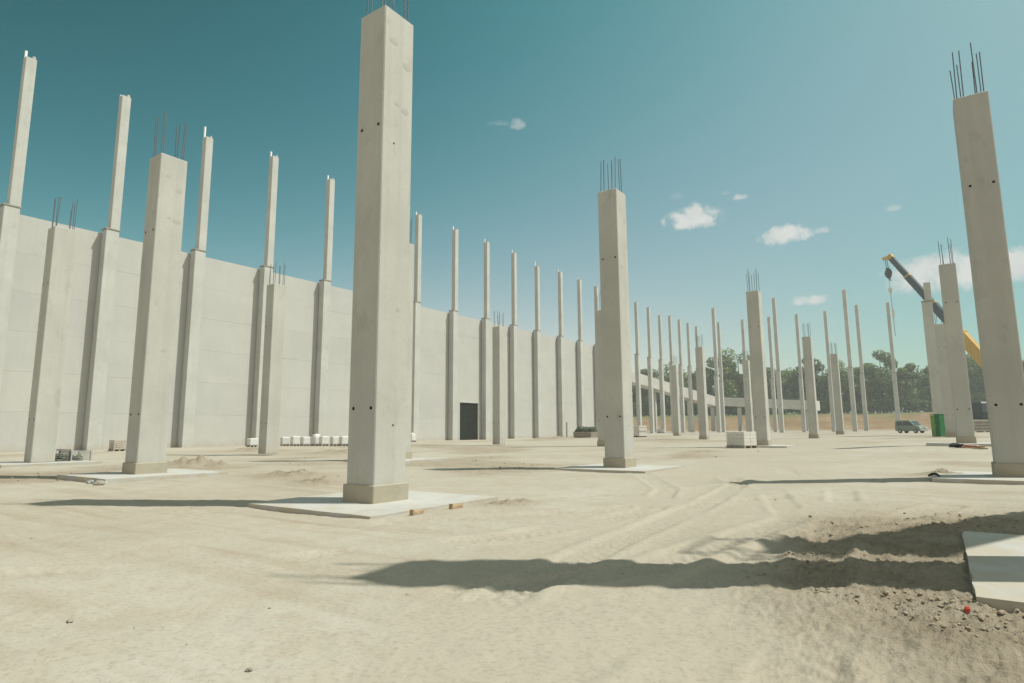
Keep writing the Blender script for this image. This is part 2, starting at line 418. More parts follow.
    bp = N(nt, 'ShaderNodeBump'); bp.inputs['Distance'].default_value = .025
    nt.links.new(math_(nt, 'MULTIPLY_ADD', attr('churned'), .75, .20), bp.inputs['Strength'])
    hh = math_(nt, 'ADD', math_(nt, 'ADD', noise_tex(nt, p, 16, 7, .72), math_(nt, 'MULTIPLY', noise_tex(nt, p, 85, 4, .7), .5)), math_(nt, 'MULTIPLY', vo.outputs['Distance'], .25))
    nt.links.new(hh, bp.inputs['Height']); nt.links.new(bp.outputs[0], b.inputs['Normal'])
    me.materials.append(m)
    tag(link('ground', me), kind='structure')
build_ground()

# ------------------------------------------------------------------ loose clods and stones on the churned ground (nobody could count them)
def build_clods():
    rng = np.random.default_rng(5)
    protos = []
    for s in range(6):
        bm = bmesh.new(); bmesh.ops.create_icosphere(bm, subdivisions=1, radius=1)
        for v in bm.verts: v.co *= 1+.55*mnoise.noise(v.co*1.4+Vector((s*9, 0, 0))); v.co.z *= .62
        bm.faces.ensure_lookup_table(); bm.verts.index_update()
        protos.append((np.array([v.co[:] for v in bm.verts]), np.array([[v.index for v in f.verts] for f in bm.faces]))); bm.free()
    pts = []
    n = 220000
    r = 1.3*np.exp(rng.random(n)*math.log(30/1.3)); a = np.radians(rng.uniform(-48, 52, n))
    X, Y = r*np.sin(a), r*np.cos(a); x = X*CU-Y*SU; y = X*SU+Y*CU
    w = wheel_rough(x, y)
    clump = sstep(-.05, .3, fbm(x*1.1, y*1.1, 3, 13))
    keep = rng.random(n) < (.0006 + .75*np.maximum(w-.32, 0)**1.2*clump)
    x, y, r = x[keep], y[keep], r[keep]
    z = zfull(x, y)
    V, F, off = [], [], 0
    for i in range(len(x)):
        pv, pf = protos[rng.integers(6)]
        s = (.003+.014*rng.random()**5)*(1+.06*r[i])
        if rng.random() < .006: s *= 1.8
        t = rng.uniform(0, 6.28); c, sn = math.cos(t), math.sin(t)
        q = pv*s*np.array([1, rng.uniform(.6, 1), rng.uniform(.6, 1)])
        q = np.stack([q[:, 0]*c-q[:, 1]*sn, q[:, 0]*sn+q[:, 1]*c, q[:, 2]], 1) + np.array([x[i], y[i], z[i]+s*.25])
        V.append(q); F.append(pf+off); off += len(pv)
    me = bpy.data.meshes.new('dirt_clods'); me.from_pydata(np.concatenate(V).tolist(), [], np.concatenate(F).tolist())
    m = varied('dry clod', (.31, .262, .19), .95, .35, 45, .4, 200)
    me.materials.append(m)
    tag(link('dirt_clods', me), 'loose dry clods and pebbles strewn over the churned sandy ground', 'dirt clods', kind='stuff')
build_clods()

# ------------------------------------------------------------------ inner cast columns, about 8 m, rebar sticking out of the top
def slab_mesh(w, d, th=.16):
    m = MB(); nseg = 14
    pts = []
    for (ax, ay), (bx, by) in zip([(-w, -d), (w, -d), (w, d), (-w, d)], [(w, -d), (w, d), (-w, d), (-w, -d)]):
        for k in range(nseg):
            t = k/nseg; nx, ny = (by-ay), -(bx-ax); L = math.hypot(nx, ny)
            j = random.uniform(-.006, .006) - (random.uniform(.01, .03) if random.random() < .15 else 0)
            pts.append((ax+(bx-ax)*t+nx/L*j, ay+(by-ay)*t+ny/L*j))
    m.prism(pts, -th, 0, 'z')
    return m
def shaft_mesh(h):
    m = MB(); m.box(-CW/2, CW/2, -CU_/2, CU_/2, 0, h, bevel=.016)
    return m.mesh('column_shaft', M['conc'])
ZTOP = 8.0
BARS = [(sx*a, sy) for sx in (-1, 1) for a in (.215, .125) for sy in (-.25, .25)]
rebar_me = MB().bar((0, 0, -.02), (0, 0, 1.12), .011, seg=6).mesh('rebar', M['steel'])
rebar_b = MB().bar((0, 0, -.02), (.02, .012, 1.0), .011, seg=6).mesh('rebar', M['steel'])
collar_me = MB().box(-CW/2-.035, CW/2+.035, -CU_/2-.035, CU_/2+.035, -.05, .255, bevel=.012).mesh('grout_collar', M['collar'])
patch_me = MB().bar((0, .001, 0), (0, -.001, 0), 1.0, seg=20).mesh('grout_patch', M['patch'])
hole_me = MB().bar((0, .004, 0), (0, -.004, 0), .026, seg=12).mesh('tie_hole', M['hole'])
LBL = {
 'A': 'tallest looking square concrete column on a slab, in the foreground left of centre',
 'B': 'square rebar topped column on its own slab, nearest big one left of the foreground column',
 'C': 'square rebar topped column at the far left, before the pale wall beside the wire crates',
 'D': 'short square column with thin rebar before the wall, beside the row of white blocks',
 'E': 'slim looking concrete column with rebar just right of the black doorway',
 'F': 'square concrete column on a slab right of picture centre, standing alone against the sky',
 'G': 'square concrete column with rebar directly behind the pallet of white blocks',
 'H': 'rebar topped concrete column, first big one to the right of the white block pallet',
 'I': 'distant rebar topped concrete column with a taller thin column close behind its left side',
 'J': 'distant rebar topped concrete column just left of the pair of tall thin columns',
 'K': 'small far rebar topped column standing among the far row of thin tall columns',
 'L': 'far column half hidden behind the left edge of the column by the block pallet',
 'M': 'big shaded concrete column with tall rebar at the right edge of the photo',
 'N': 'shaded rebar topped column with boards at its foot, in front of the crane boom',
 'O': 'shaded concrete column half hidden behind the column with boards at its foot',
 'B2': 'concrete column mostly hidden behind the right edge of the foreground column',
 'Q': 'concrete column hidden behind the lone column right of centre',
 'Z': 'concrete column just outside the right edge, casting the long shadow across the foreground',
}
for key, x, y, z in INNER:
    cx, cy = x-CW/2, y+CU_/2
    name = 'concrete_column'
    t = thing(name, LBL[key], 'column', (cx, cy, z), 0, 'square cast columns on the site')
    h = (ZH if key == 'Z' else ZTOP) - z
    link('shaft', shaft_mesh(h), t)
    if True:
        for i, (bx, by) in enumerate(BARS):
            o = link('rebar', rebar_me if (i*7+len(key)+int(x)) % 3 else rebar_b, t, (bx+random.uniform(-.015, .015), by+random.uniform(-.015, .015), h), (R(random.uniform(-1.2, 1.2)), R(random.uniform(-1.2, 1.2)), random.uniform(0, 6)))
            o.scale = (1, 1, random.uniform(.86, 1.06))
    if key not in ('C', 'D', 'E', 'P'): link('grout_collar', collar_me, t)
    for hz_ in (1.47, 5.93):
        for hx in (-.18, .20): link('tie_hole', hole_me, t, (hx, -CU_/2-.001, hz_-.1))
        if key in 'AFM': link('tie_hole', hole_me, t, (CW/2+.001, random.uniform(-.15, .1), hz_-.35), (0, 0, R(90))).scale = (.55, 1, .55)
    if key in ('A', 'B', 'F', 'G'):
        for py_, pz_, pr_ in ((-.12, h-.55, .045), (.17, h-.85, .06), (.16, h-1.65, .05), (-.02, h-1.6, .03), (.1, 2.9, .035)):
            o = link('grout_patch', patch_me, t, (CW/2+.0015, py_, pz_), (0, 0, R(90))); o.scale = (pr_*random.uniform(1.2, 2.2), 1, pr_)
    if key not in NOSLAB:
        sx, sy = cx, cy
        w = 1.32
        if key == 'A': sx, sy = cx-.05, cy+.06; w = 1.33
        if key == 'Z': sx, sy = 1.47, 6.12; w = 1.42
        lb = {'A': 'pale square foundation slab under the foreground column with two timber offcuts on its edge',
              'B': 'pale foundation slab under the column left of the foreground, rubble lying at its front',
              'C': 'low foundation slab under the far left column',
              'F': 'pale foundation slab under the lone column right of centre',
              'G': 'thin foundation slab under the column behind the white block pallet',
              'M': 'foundation slab under the big shaded column at the right edge',
              'N': 'thin foundation slab under the column with boards at its foot',
              'B2': 'thin foundation slab peeping out right behind the foreground column',
              'Z': 'pale foundation slab cut by the right edge, crossed by a band of shadow'}[key]
        o = slab_mesh(w, w).build('foundation_slab', M['slab'], None, (sx, sy, z), (0, 0, R(random.uniform(-1.5, 1.5))))
        tag(o, lb, 'slab', 'column foundation slabs')

# ------------------------------------------------------------------ tall stepped columns along the wall and beyond
def tall_meshes(zl, zt, lu, lv, uu, uv):
    """origin at the +x/+y bottom corner of the front face; lower shaft lu (y) by lv (x), upper shaft uu by uv"""
    lo = MB().box(-lv, 0, -lu, 0, -.4, zl, bevel=.02).mesh('lower_shaft', M['conc_tall'])
    cap = MB().box(-lv-.02, .04, -lu-.07, .05, zl, zl+.09, bevel=.012).mesh('ledge_strip', M['plate'])
    up = MB().box(-uv, 0, -uu, 0, zl+.09, zt, bevel=.016).mesh('upper_shaft', M['conc_tall'])
    return lo, cap, up
TW = tall_meshes(15.02, 25.0, .82, .70, .58, .53)
TF = tall_meshes(11.5, 25.0, .82, .70, .60, .58)
WALLU = [12.57, 18.22, 24.38, 30.29, 36.42, 42.5, 48.53, 54.87, 61.1, 67.23, 73.06, 79.6, 85.65, 91.49, 97.2, 102.6, 107.96, 113.93, 119.78, 125.55, 131.25, 136.94, 142.76]
DZ = {2: -.62, 9: .05, 10: -.55, 18: -.75, 17: 0, 5: -.2}
def tall(name, meshes, x, y, zg, label, group, zt, dz=0, prong=.45):
    t = thing(name, label, 'column', (x, y, 0), 0, group)
    for n, me in zip(('lower_shaft', 'ledge_strip', 'upper_shaft'), meshes):
        o = link(n, me, t)
        if n == 'upper_shaft' and dz:
            z0 = 11.61 if meshes is TF else 15.13
            k = (zt+dz-z0)/(zt-z0); o.scale = (1, 1, k); o.location.z = z0*(1-k)
    if prong:
        MB().box(-.51, -.38, -.56, -.43, zt+dz, zt+dz+prong, bevel=.012).build('prong', M['prong'], t)
        MB().box(-.47, -.06, -.22, -.06, zt+dz, zt+dz+.2, bevel=.02).build('top_cheek', M['conc'], t)
    return t
ords = ['first', 'second', 'third', 'fourth', 'fifth', 'sixth', 'seventh', 'eighth', 'ninth', 'tenth', 'eleventh', 'twelfth', 'thirteenth', 'fourteenth', 'fifteenth', 'sixteenth']
for i, u in enumerate(WALLU):
    if i <= 13:
        special = {0: 'tall stepped column at the left picture edge, leaning over the wall top',
                   7: 'tall stepped wall column just left of the black doorway',
                   8: 'tall stepped wall column just right of the black doorway',
                   5: 'tall stepped wall column hidden behind the foreground column',
                   6: 'tall stepped wall column peeping out right of the foreground column',
                   13: 'tall stepped wall column touching the left edge of the lone column right of centre'}
        lb = special.get(i) or ('%s tall stepped column from the left along the pale wall' % ords[i] if i < 5 else
                                '%s tall stepped wall column to the right of the black doorway' % ords[i-8])
        grp = 'tall columns along the precast wall'
    else:
        lb = '%s thin tall column in the far row that starts right of the lone column' % ords[i-14] if i > 15 else '%s tall column of the wall row hidden behind the lone column' % ords[i-14]
        if i > 15: lb = '%s thin tall column of the far row seen right of the lone central column' % ords[i-16]
        grp = 'tall columns of the far row'
    tall('tall_column', TW, -46.07, u, 0, lb, grp, 25.0, DZ.get(i, 0), [.55, .15, .95, .5, .45, .5, .4, .45, .5, .45, .75, .4, .35, .3][i] if i < 14 else (.5 if i == 18 else .2))
FAR = [(-35.81, 122.36, 'left one of the close pair of tall columns left of the white block pallet'),
       (-40.15, 140.4, 'right one of the close pair of tall columns left of the white block pallet'),
       (-34.5, 139.05, 'thin tall column rising behind the left edge of the column at the white block pallet'),
       (-29.17, 140.0, 'shorter looking of two tall columns just right of the column at the block pallet'),
       (-23.84, 119.74, 'taller looking of two tall columns just right of the column at the block pallet'),
       (-23.5, 139.18, 'thin tall column touching the left side of the first column right of the pallet'),
       (-18.05, 139.14, 'thin tall column touching the left side of the second rebar column right of the pallet'),
       (-12.38, 120.99, 'tallest looking far stepped column, left one of two before the trees'),
       (-12.16, 137.11, 'tall far stepped column, right one of two before the trees'),
       (-6.93, 138.7, 'tall far column standing behind the van under the crane hook')]
for x, y, lb in FAR:
    tall('tall_column', TF, x, y, .4, lb, 'tall columns of the open far end', 25.0, random.uniform(-.2, .2), .25)

_p = ray_at(921.5, 301.7, 51.0)
TP = tall_meshes(11.5, 13.2, .84, .74, .5, .5)
tall('tall_column', TP, _p.x+.74, _p.y, .4, 'stepped concrete column with short narrower top behind the green cabinet and crane boom', 'tall columns of the open far end', 13.2, 0, 0)
# ------------------------------------------------------------------ long precast wall with its doorway
t = thing('precast_wall', 'long high pale precast concrete wall behind the row of tall columns', 'wall', (-46.83, 40, 0))
m = MB(); X1, X0 = 0, -.22
ends = [-30.0] + [u-.42 for u in WALLU[:14]] + [98.0]
ends = [-30, -23.5, -17.5, -11.5, -5.5, .5, 6.5] + [u-.42 for u in WALLU[:14]] + [98.0]
zc = [-.6, 2.45, 4.95, 7.45, 9.95, 12.4, 14.85]
DU0, DU1, DZT = 56.2, 59.75, 4.42
for a, b in zip(ends[:-1], ends[1:]):
    for z0, z1 in zip(zc[:-1], zc[1:]):
        o = random.uniform(-.004, .004)
        y0, y1 = a-40+.003, b-40-.003
        if a < DU0 < b and z0 < DZT:
            zz1 = z1-.004
            m.box(X0, X1+o, y0, DU0-40, z0, zz1); m.box(X0, X1+o, DU1-40, y1, z0, zz1)
            if z1 > DZT: m.box(X0, X1+o, DU0-40+.001, DU1-40-.001, DZT, zz1)
        else: m.box(X0, X1+o, y0, y1, z0, z1-.005, bevel=.003)
m.box(X0-.06, X0-.01, -70, DU0-40, -.6, 14.8); m.box(X0-.06, X0-.01, DU1-40, 58, -.6, 14.8); m.box(X0-.06, X0-.01, DU0-40+.001, DU1-40-.001, DZT, 14.8)
m.build('wall_panels', M['conc_wall'], t)
d = MB()
for k in range(2): d.box(-.20, -.15, DU0-40+.03+k*1.745, DU0-40+.03+k*1.745+1.742, -.3, 4.40, bevel=.004)
d.box(-.149, -.13, DU0-40+.05, DU1-40-.05, .45, .62)
opening_shade = d.build('door', M['door'], t)  # near-black sheet painted as the shade inside the open doorway
f = MB().box(-.14, .02, DU0-40-.12, DU0-40-.003, -.3, DZT+.1).box(-.14, .02, DU1-40+.003, DU1-40+.12, -.3, DZT+.1).box(-.14, .02, DU0-40-.003, DU1-40+.003, DZT+.003, DZT+.1)
f.build('door_frame', M['frame'], t)

# ------------------------------------------------------------------ raised concrete canopy beam beyond the far row
def gnd(px, depth):
    p = ray_at(px, 420, depth); return Vector((p.x, p.y, gz(p.x, p.y)))
p1, p2, p3 = ray_at(625, 369, 148), ray_at(717, 397, 168), ray_at(815, 400.7, 150)
t = thing('raised_walkway', 'low raised concrete walkway beam on posts, running behind the far columns', 'walkway', (p2.x, p2.y, 0))
def band(a, b, h, w):
    m = MB(); a2, b2 = a-t.location, b-t.location
    d = Vector((b2.x-a2.x, b2.y-a2.y, 0)).normalized(); n = Vector((-d.y, d.x, 0))*w
    vs = [a2, b2, b2+n, a2+n]
    top = [m.bm.verts.new(v) for v in vs]; bot = [m.bm.verts.new(v-Vector((0, 0, h))) for v in vs]
    m.bm.faces.new(top); m.bm.faces.new(bot[::-1])
    for i in range(4): m.bm.faces.new((top[i], bot[i], bot[(i+1) % 4], top[(i+1) % 4]))
    bmesh.ops.recalc_face_normals(m.bm, faces=m.bm.faces[:]); return m
band(p1, p2, 2.6, 3.0).build('fascia', M['fascia'], t)
band(p2+Vector((.05, .05, 0)), p3, 2.35, 3.0).build('fascia', M['fascia'], t)
for px, dep in ((655, 156), (690, 163), (713, 168.5), (740, 164.5), (768, 159.5), (806, 153)):
    g = gnd(px, dep) - t.location
    zt = (p1.z+(p2.z-p1.z)*(dep-148)/20) if px < 715 else (p2.z+(p3.z-p2.z)*(168-dep)/18)
    MB().box(g.x-.45, g.x+.45, g.y-.45, g.y+.45, g.z-.3, zt-2.62, bevel=.03).build('support_post', M['conc'], t)

# ------------------------------------------------------------------ pallets, crates, blocks and scraps lying about
def ground_pt(px, py, zz=None):
    """photo position on the ground -> world (iterated on the terrain height)"""
    z = .3
    for _ in range(12):
        a, b = px-512, py-341.5; cr, sr = math.cos(ROLL), math.sin(ROLL)
        xx, yy = cr*a+sr*b, -sr*a+cr*b
        c, s = math.cos(PITCH), math.sin(PITCH)
        Xr, Yr, Zr = xx, FPX*c+yy*s, FPX*s-yy*c
        k = (z-CH)/Zr; p = cw(Xr*k, Yr*k, z); z = .5*z+.5*gz(p.x, p.y)
    return Vector((p.x, p.y, gz(p.x, p.y)))
def pallet_part(t, w, d):
    m = MB()
    for k in range(7):
        x = -w/2 + (k+.1)*w/7; m.box(x, x+w/7*.75, -d/2, d/2, .10, .122)
    for yy in (-d/2, -.05, d/2-.1): m.box(-w/2, w/2, yy, yy+.1, .0, .098)
    m.build('pallet', M['greywood'], t)
# white concrete blocks on a pallet
g = ground_pt(742, 448)
t = thing('block_pallet', 'pallet stacked with white blocks in a tidy grid, before a column right of centre', 'pallet', g, TH*-1+R(12))
pallet_part(t, 1.02, .95)
m = MB()
for i in range(5):
    for k in range(4):
        for j in range(2):
            x = -.49+i*.197; z = .125+k*.157; m.box(x, x+.190, -.45+j*.45, -.45+j*.45+.44, z, z+.151, bevel=.006)
m.build('block_stack', M['whiteblk'], t)
g = ground_pt(757, 446)
t = thing('block_pallet', 'smaller pallet of pale blocks tucked between the white block pallet and its column', 'pallet', g+Vector((0, .6, 0)), -TH+R(12))
pallet_part(t, .6, .6)
m = MB()
for k in range(3): m.box(-.28, .0, -.28, .28, .125+k*.157, .125+k*.157+.15, bevel=.006); m.box(.01, .28, -.28, .28, .125+k*.157, .125+k*.157+.15, bevel=.006)
m.build('block_stack', M['whiteblk'], t)
# the row of white wrapped blocks by the wall
blk_lb = ['white wrapped block standing alone between two columns at the foot of the pale wall', 'leftmost white wrapped block of the row at the wall foot', 'second white wrapped block from the left of the wall row',
          'third white wrapped block from the left of the wall row', 'white wrapped block with a peaked bag on top in the wall row', 'white wrapped block right of the peaked one in the wall row',
          'second last white wrapped block of the wall row', 'last white wrapped block of the row, beside the foreground column', 'white bag peeping out right of the foreground column near the wall']
for i, (px, py, w) in enumerate(((252, 447, .62), (285, 446, .62), (295, 446, .60), (305, 446, .60), (316, 446, .85), (324, 446, .55), (335, 446, .60), (344, 446, .55), (412, 442, .7))):
    g = ground_pt(px, py)
    t = thing('wrapped_block', blk_lb[i], 'block', g, -TH*.3+R(random.uniform(-8, 8)), 'white wrapped blocks along the wall')
    w *= .82; h = .70 + random.uniform(-.06, .06)
    pallet_part(t, w*.95, .6)
    m = MB(); m.box(-w/2, w/2, -.32, .32, .125, h, bevel=.05); m.build('wrapped_load', M['wrap'], t, smooth=False)
    if i in (4, 8):
        MB().rock((0, 0, h+.05), (w*.42, .28, .22), 3+i).build('bag', M['wrap'], t, smooth=True)
# stack of timber pallets/bricks near the left columns
g = ground_pt(117, 451)
t = thing('brick_stack', 'grey grid-like brick stack on a pallet before the wall, beside the second big column', 'stack', g, -TH*.2)
pallet_part(t, .98, .7); m = MB()
for k in range(5):
    for i in range(5): m.box(-.48+i*.195, -.48+i*.195+.165, -.33, .33, .125+k*.115, .125+k*.115+.095, bevel=.004)
m.build('brick_courses', M['brick'], t)
# two wire crates
for i, (px, py, w, lb) in enumerate(((53.5, 463.5, .66, 'wire crate with dark frame holding a dark green heap, at the far left column'), (74.5, 463, .76, 'low pale wire crate filled with green grey rubble, right of the darker crate'))):
    g = ground_pt(px, py)
    t = thing('wire_crate', lb, 'crate', g, R(6))
    fr = MB(); hh = .46 if i == 0 else .42
    for sx in (-1, 1):
        for sy in (-1, 1): fr.box(sx*w/2-.02, sx*w/2+.02, sy*.3-.02, sy*.3+.02, 0, hh)
    for z in (.04, hh-.02):
        for sy in (-1, 1): fr.box(-w/2+.021, w/2-.021, sy*.3-.015, sy*.3+.015, z-.015, z+.015)
        for sx in (-1, 1): fr.box(sx*w/2-.015, sx*w/2+.015, -.279, .279, z-.015, z+.015)
    fr.build('frame', M['wire'] if i == 0 else M['greymetal'], t)
    wr = MB()
    for k in range(1, 11):
        x = -w/2+w*k/11
        for sy in (-1, 1): wr.bar((x, sy*.3, .03), (x, sy*.3, hh-.03), .004, seg=4)
    for k in range(1, 7):
        z = hh*k/7
        for sy in (-1, 1): wr.bar((-w/2, sy*.305, z), (w/2, sy*.305, z), .004, seg=4)
        for sx in (-1, 1): wr.bar((sx*w/2, -.3, z), (sx*w/2, .3, z), .004, seg=4)
    wr.build('mesh_panel', M['wire'] if i == 0 else M['greymetal'], t)
    lo = MB()
    for k in range(22 if i else 14):
        lo.rock((random.uniform(-w*.36, w*.36), random.uniform(-.2, .2), random.uniform(.07, hh*.62)), (.09, .09, .09), k+i*40)
    lo.build('rubble_fill', M['shrubby'] if i == 0 else varied('grey green rubble', (.25, .26, .18), .9, .45, 6, .5, 30), t)
# skip-like timber crate with dark tarp before the wall
g = ground_pt(588, 437.5)
t = thing('timber_crate', 'long low crate heaped with dark green sheeting at the foot of the pale wall', 'crate', g, -TH+R(4))
m = MB(); W = 3.6
for k in range(3): m.box(-W/2, W/2, -.8, -.75, .04+k*.2, .04+k*.2+.18, bevel=.01); m.box(-W/2, W/2, .75, .8, .04+k*.2, .04+k*.2+.18, bevel=.01)
for sx in (-1, 1): m.box(sx*W/2-.03, sx*W/2+.03, -.74, .74, .04, .62)
m.box(-W/2+.04, W/2-.04, -.74, .74, .0, .06); m.build('crate_boards', M['greywood'], t)
m = MB()
for k in range(11): m.rock((-1.35+k*.27, random.uniform(-.3, .3), .62+random.uniform(0, .18)), (.45, .5, .55), k+5, .8)
m.build('sheeting_heap', M['shrubby'], t)
g = ground_pt(567, 438)
t = thing('timber_post', 'thin upright grey post left of the crate with dark green sheeting', 'post', g)
MB().box(-.07, .07, -.07, .07, -.2, 1.7, bevel=.01).box(-.09, .09, -.09, .09, 1.7, 1.75).build('post', M['greymetal'], t)
# pale stacks behind the lone column
for i, (px, py, w, h, lb) in enumerate(((639, 437, 1.35, 1.15, 'pale stack of boards just right of the foot of the lone column'), (661, 433, 1.3, .75, 'small white bundle between the far row of thin columns'))):
    g = ground_pt(px, py)
    t = thing('board_stack', lb, 'stack', g, -TH+R(8)); n = 6
    for k in range(n):
        pass
    m = MB()
    for k in range(n):
        z = .1 + k*(h-.1)/n; o = random.uniform(-.04, .04); m.box(-w/2+o, w/2+o, -.5, .5, z, z+(h-.1)/n*.84, bevel=.01)
    m.build('boards', M['whiteblk'], t)
    MB().box(-w/2+.1, -w/2+.22, -.5, .5, 0, .098).box(w/2-.22, w/2-.1, -.5, .5, 0, .098).build('bearers', M['greywood'], t)
# timber offcuts on the foreground slab's edge
for i, (a, b, lb) in enumerate((((409.5, 516), (424, 512.5), 'nearer reddish timber offcut on the edge of the foreground slab'), ((449, 509.5), (463, 507), 'farther reddish timber offcut on the edge of the foreground slab'))):
    A, B = ground_pt(*a), ground_pt(*b); c = (A+B)/2; d = B-A
    o = MB().box(-.13, .13, -.03, .03, 0, .045, bevel=.005).box(-.125, -.10, -.028, .028, .0455, .07).build('timber_offcut', M['wood'], None, (c.x, c.y, c.z), (0, 0, math.atan2(d.y, d.x)))
    tag(o, lb, 'offcut', 'timber offcuts by the foreground slab')
# boards and scraps at the foot of the shaded column
for i, (px, py, L, rz, mt, lb) in enumerate(((966, 447.6, 1.0, .25, 'wrap', 'white board lying at the foot of the shaded column by the crane'), (973, 448.6, .7, .1, 'orange', 'orange red board among the scraps at the shaded column foot'),
                                             (957, 448.0, .5, 1.3, 'black', 'dark crumpled mat left of the boards at the shaded column foot'), (980, 449.2, .45, .7, 'wood', 'brown board end at the right of the scraps at the shaded column foot'))):
    g = ground_pt(px, py)
    m = MB()
    for k in range(2): m.box(-L/2+k*.1, L/2-.1*k, -.09, .09, .0+k*.055, .045+k*.055, bevel=.005, mat=Matrix.Rotation(.2*k, 4, 'Z'))
    if mt == 'black': m.rock((0, 0, .08), (.25, .2, .12), 4)
    o = m.build('scrap_board', M[mt], None, g+Vector((0, 0, .02)), (0, R(3), -TH+rz)); tag(o, lb, 'board', 'scrap boards at the shaded column')
# small rubble before the left slab
for i, (px, py, r, lb) in enumerate(((90, 483.5, .07, 'grey stone lump left of the slab of the second column'), (99, 485, .09, 'dark larger lump of rubble at the front of the left slab'), (104, 484, .05, 'white small lump of rubble at the front of the left slab'))):
    g = ground_pt(px, py)
    o = MB().rock((0, 0, r*.3), (r*1.5, r, r), i+2).build('rubble_lump', [M['greymetal'], M['greywood'], M['whiteblk']][i], None, g); tag(o, lb, 'rubble', 'rubble lumps before the left slab')
for i, (px, py, r, lb) in enumerate(((70, 622, .016, 'small dark stone alone on pale ground at lower left'), (249, 671, .014, 'small dark stone on pale ground near the bottom edge'))):
    g = ground_pt(px, py); o = MB().rock((0, 0, r*.4), (r*1.4, r, r), i+12).build('stone', M['greywood'], None, g); tag(o, lb, 'stone')
g = ground_pt(967, 612)
o = MB().box(-.012, .012, -.010, .010, 0, .026, bevel=.003).box(-.007, .007, -.007, .007, .0261, .032, bevel=.002).build('plastic_cap', M['red'], None, g, (R(4), R(8), .5)); tag(o, 'small bright red plastic cap on the ground below the right slab', 'cap')
# a bent black hose end on the mound by the right slab
g = ground_pt(938, 480)
t = thing('bent_hose', 'dark bent hose end sticking up from the dirt beside the right slab', 'hose', g)
m = MB(); pp = [Vector((-.25, -.05, .12)), Vector((-.12, 0, .20)), Vector((-.02, .02, .19)), Vector((.06, .05, .1)), Vector((.1, .1, -.05)), Vector((.2, .2, -.1))]
for a, b in zip(pp[:-1], pp[1:]): m.bar(a*.6, b*.6, .022, seg=8)
m.build('hose', M['black'], t)

# green cabinet
g = gnd(938.3, 46.0)
t = thing('green_cabinet', 'tall green metal cabinet with a lighter green side beside the shaded columns', 'cabinet', g, -TH-R(2)); t.scale = (.78, .85, 1.0)
MB().box(-.05, .42, -.4, .4, .0, 1.62, bevel=.012).build('body', M['green'], t)
MB().box(-.48, -.052, -.36, .36, .0, 1.58, bevel=.012).build('side_panel', M['green_lt'], t)
MB().box(-.5, .45, -.43, .43, 1.622, 1.67, bevel=.01).build('roof', M['green'], t)
MB().box(.02, .38, -.425, -.402, .12, 1.5, bevel=.004).build('door', M['green'], t)
MB().box(.05, .09, -.46, -.427, .75, .92, bevel=.005).build('handle', M['greymetal'], t)

# ------------------------------------------------------------------ van
D = 84.0
g = gnd(910, D)
t = thing('parked_van', 'small silver green van parked facing right under the crane hook', 'van', g, -TH+R(3)); t.scale = (.86, .86, .9)
prof = [(-2.0, .35), (-2.02, 1.0), (-1.95, 1.72), (-1.75, 1.9), (.25, 1.92), (.5, 1.84), (1.15, 1.18), (1.8, 1.02), (2.0, .82), (2.03, .4), (1.9, .3), (-1.9, .3)]
MB().prism(prof, -.82, .82, 'y', bevel=.05).build('body', M['van'], t)
for sy in (-1, 1):
    y0, y1 = (sy*.823, sy*.835)
    MB().prism([(-1.75, 1.12), (-1.7, 1.68), (-.75, 1.72), (-.75, 1.12)], min(y0, y1), max(y0, y1), 'y').build('side_window', M['glass'], t)
    MB().prism([(-.66, 1.12), (-.66, 1.72), (.2, 1.74), (.42, 1.68), (.92, 1.14)], min(y0, y1), max(y0, y1), 'y').build('side_window', M['glass'], t)
    for x in (-1.25, 1.25):
        o = MB().bar((x, sy*.64, .31), (x, sy*.86, .31), .31, seg=20).build('wheel', M['tyre'], t)
        MB().bar((x, sy*.861, .31), (x, sy*.875, .31), .19, seg=14).build('rim', M['rim'], o)
    MB().box(1.93, 2.045, sy*.7-.14, sy*.7+.14, .68, .86, bevel=.02).build('headlight', M['lamp'], t)
    MB().box(.75, .9, min(sy*.86, sy*1.0), max(sy*.86, sy*1.0), 1.12, 1.27, bevel=.02).build('mirror', M['black'], t)
MB().prism([(.56, 1.80), (.585, 1.815), (1.16, 1.215), (1.14, 1.19)], -.68, .68, 'y').build('windscreen', M['glass'], t)
MB().box(1.98, 2.09, -.8, .8, .32, .55, bevel=.03).build('bumper', M['greymetal'], t)

# ------------------------------------------------------------------ mobile crane
tipd, pivd = 117.0, 100.0
tip, piv = ray_at(890.5, 257.5, tipd), ray_at(1030, 411, pivd)
gp = Vector((piv.x, piv.y, gz(piv.x, piv.y)))
t = thing('mobile_crane', 'mobile crane with dark telescopic boom and yellow base section, half hidden by columns', 'crane', gp)
dv = tip-piv; Lb = dv.length; du = dv.normalized(); off = -gp
def bp(s): return piv+du*s+off
sec = [(0, .46, 1.5, 1.75, 'yellow'), (.44, .66, 1.15, 1.3, 'boomdark'), (.64, .86, .95, 1.08, 'boomdark'), (.84, .985, .8, .9, 'boomdark')]
for a, b, w, h, mt in sec: MB().beam(bp(a*Lb), bp(b*Lb), w, h).build('boom_section', M[mt], t)
for s, w, h in ((.455, 1.75, 1.95), (.655, 1.26, 1.42), (.855, 1.02, 1.15)): MB().beam(bp(s*Lb-.15), bp(s*Lb+.15), w, h).build('boom_collar', M['yellow'] if s > .3 else M['crane_dark'], t)
hd = MB().beam(bp(Lb*.99), bp(Lb+.5), .9, 1.05)
hp = bp(Lb)
side = cw(-1, 0); 
hd.beam(hp, hp+side*1.4+Vector((0, 0, -.25)), .7, .6)
hd.build('boom_head', M['yellow'], t)
hook_d = hp+side*1.0
hk = ray_at(888.5, 273, tipd)+off
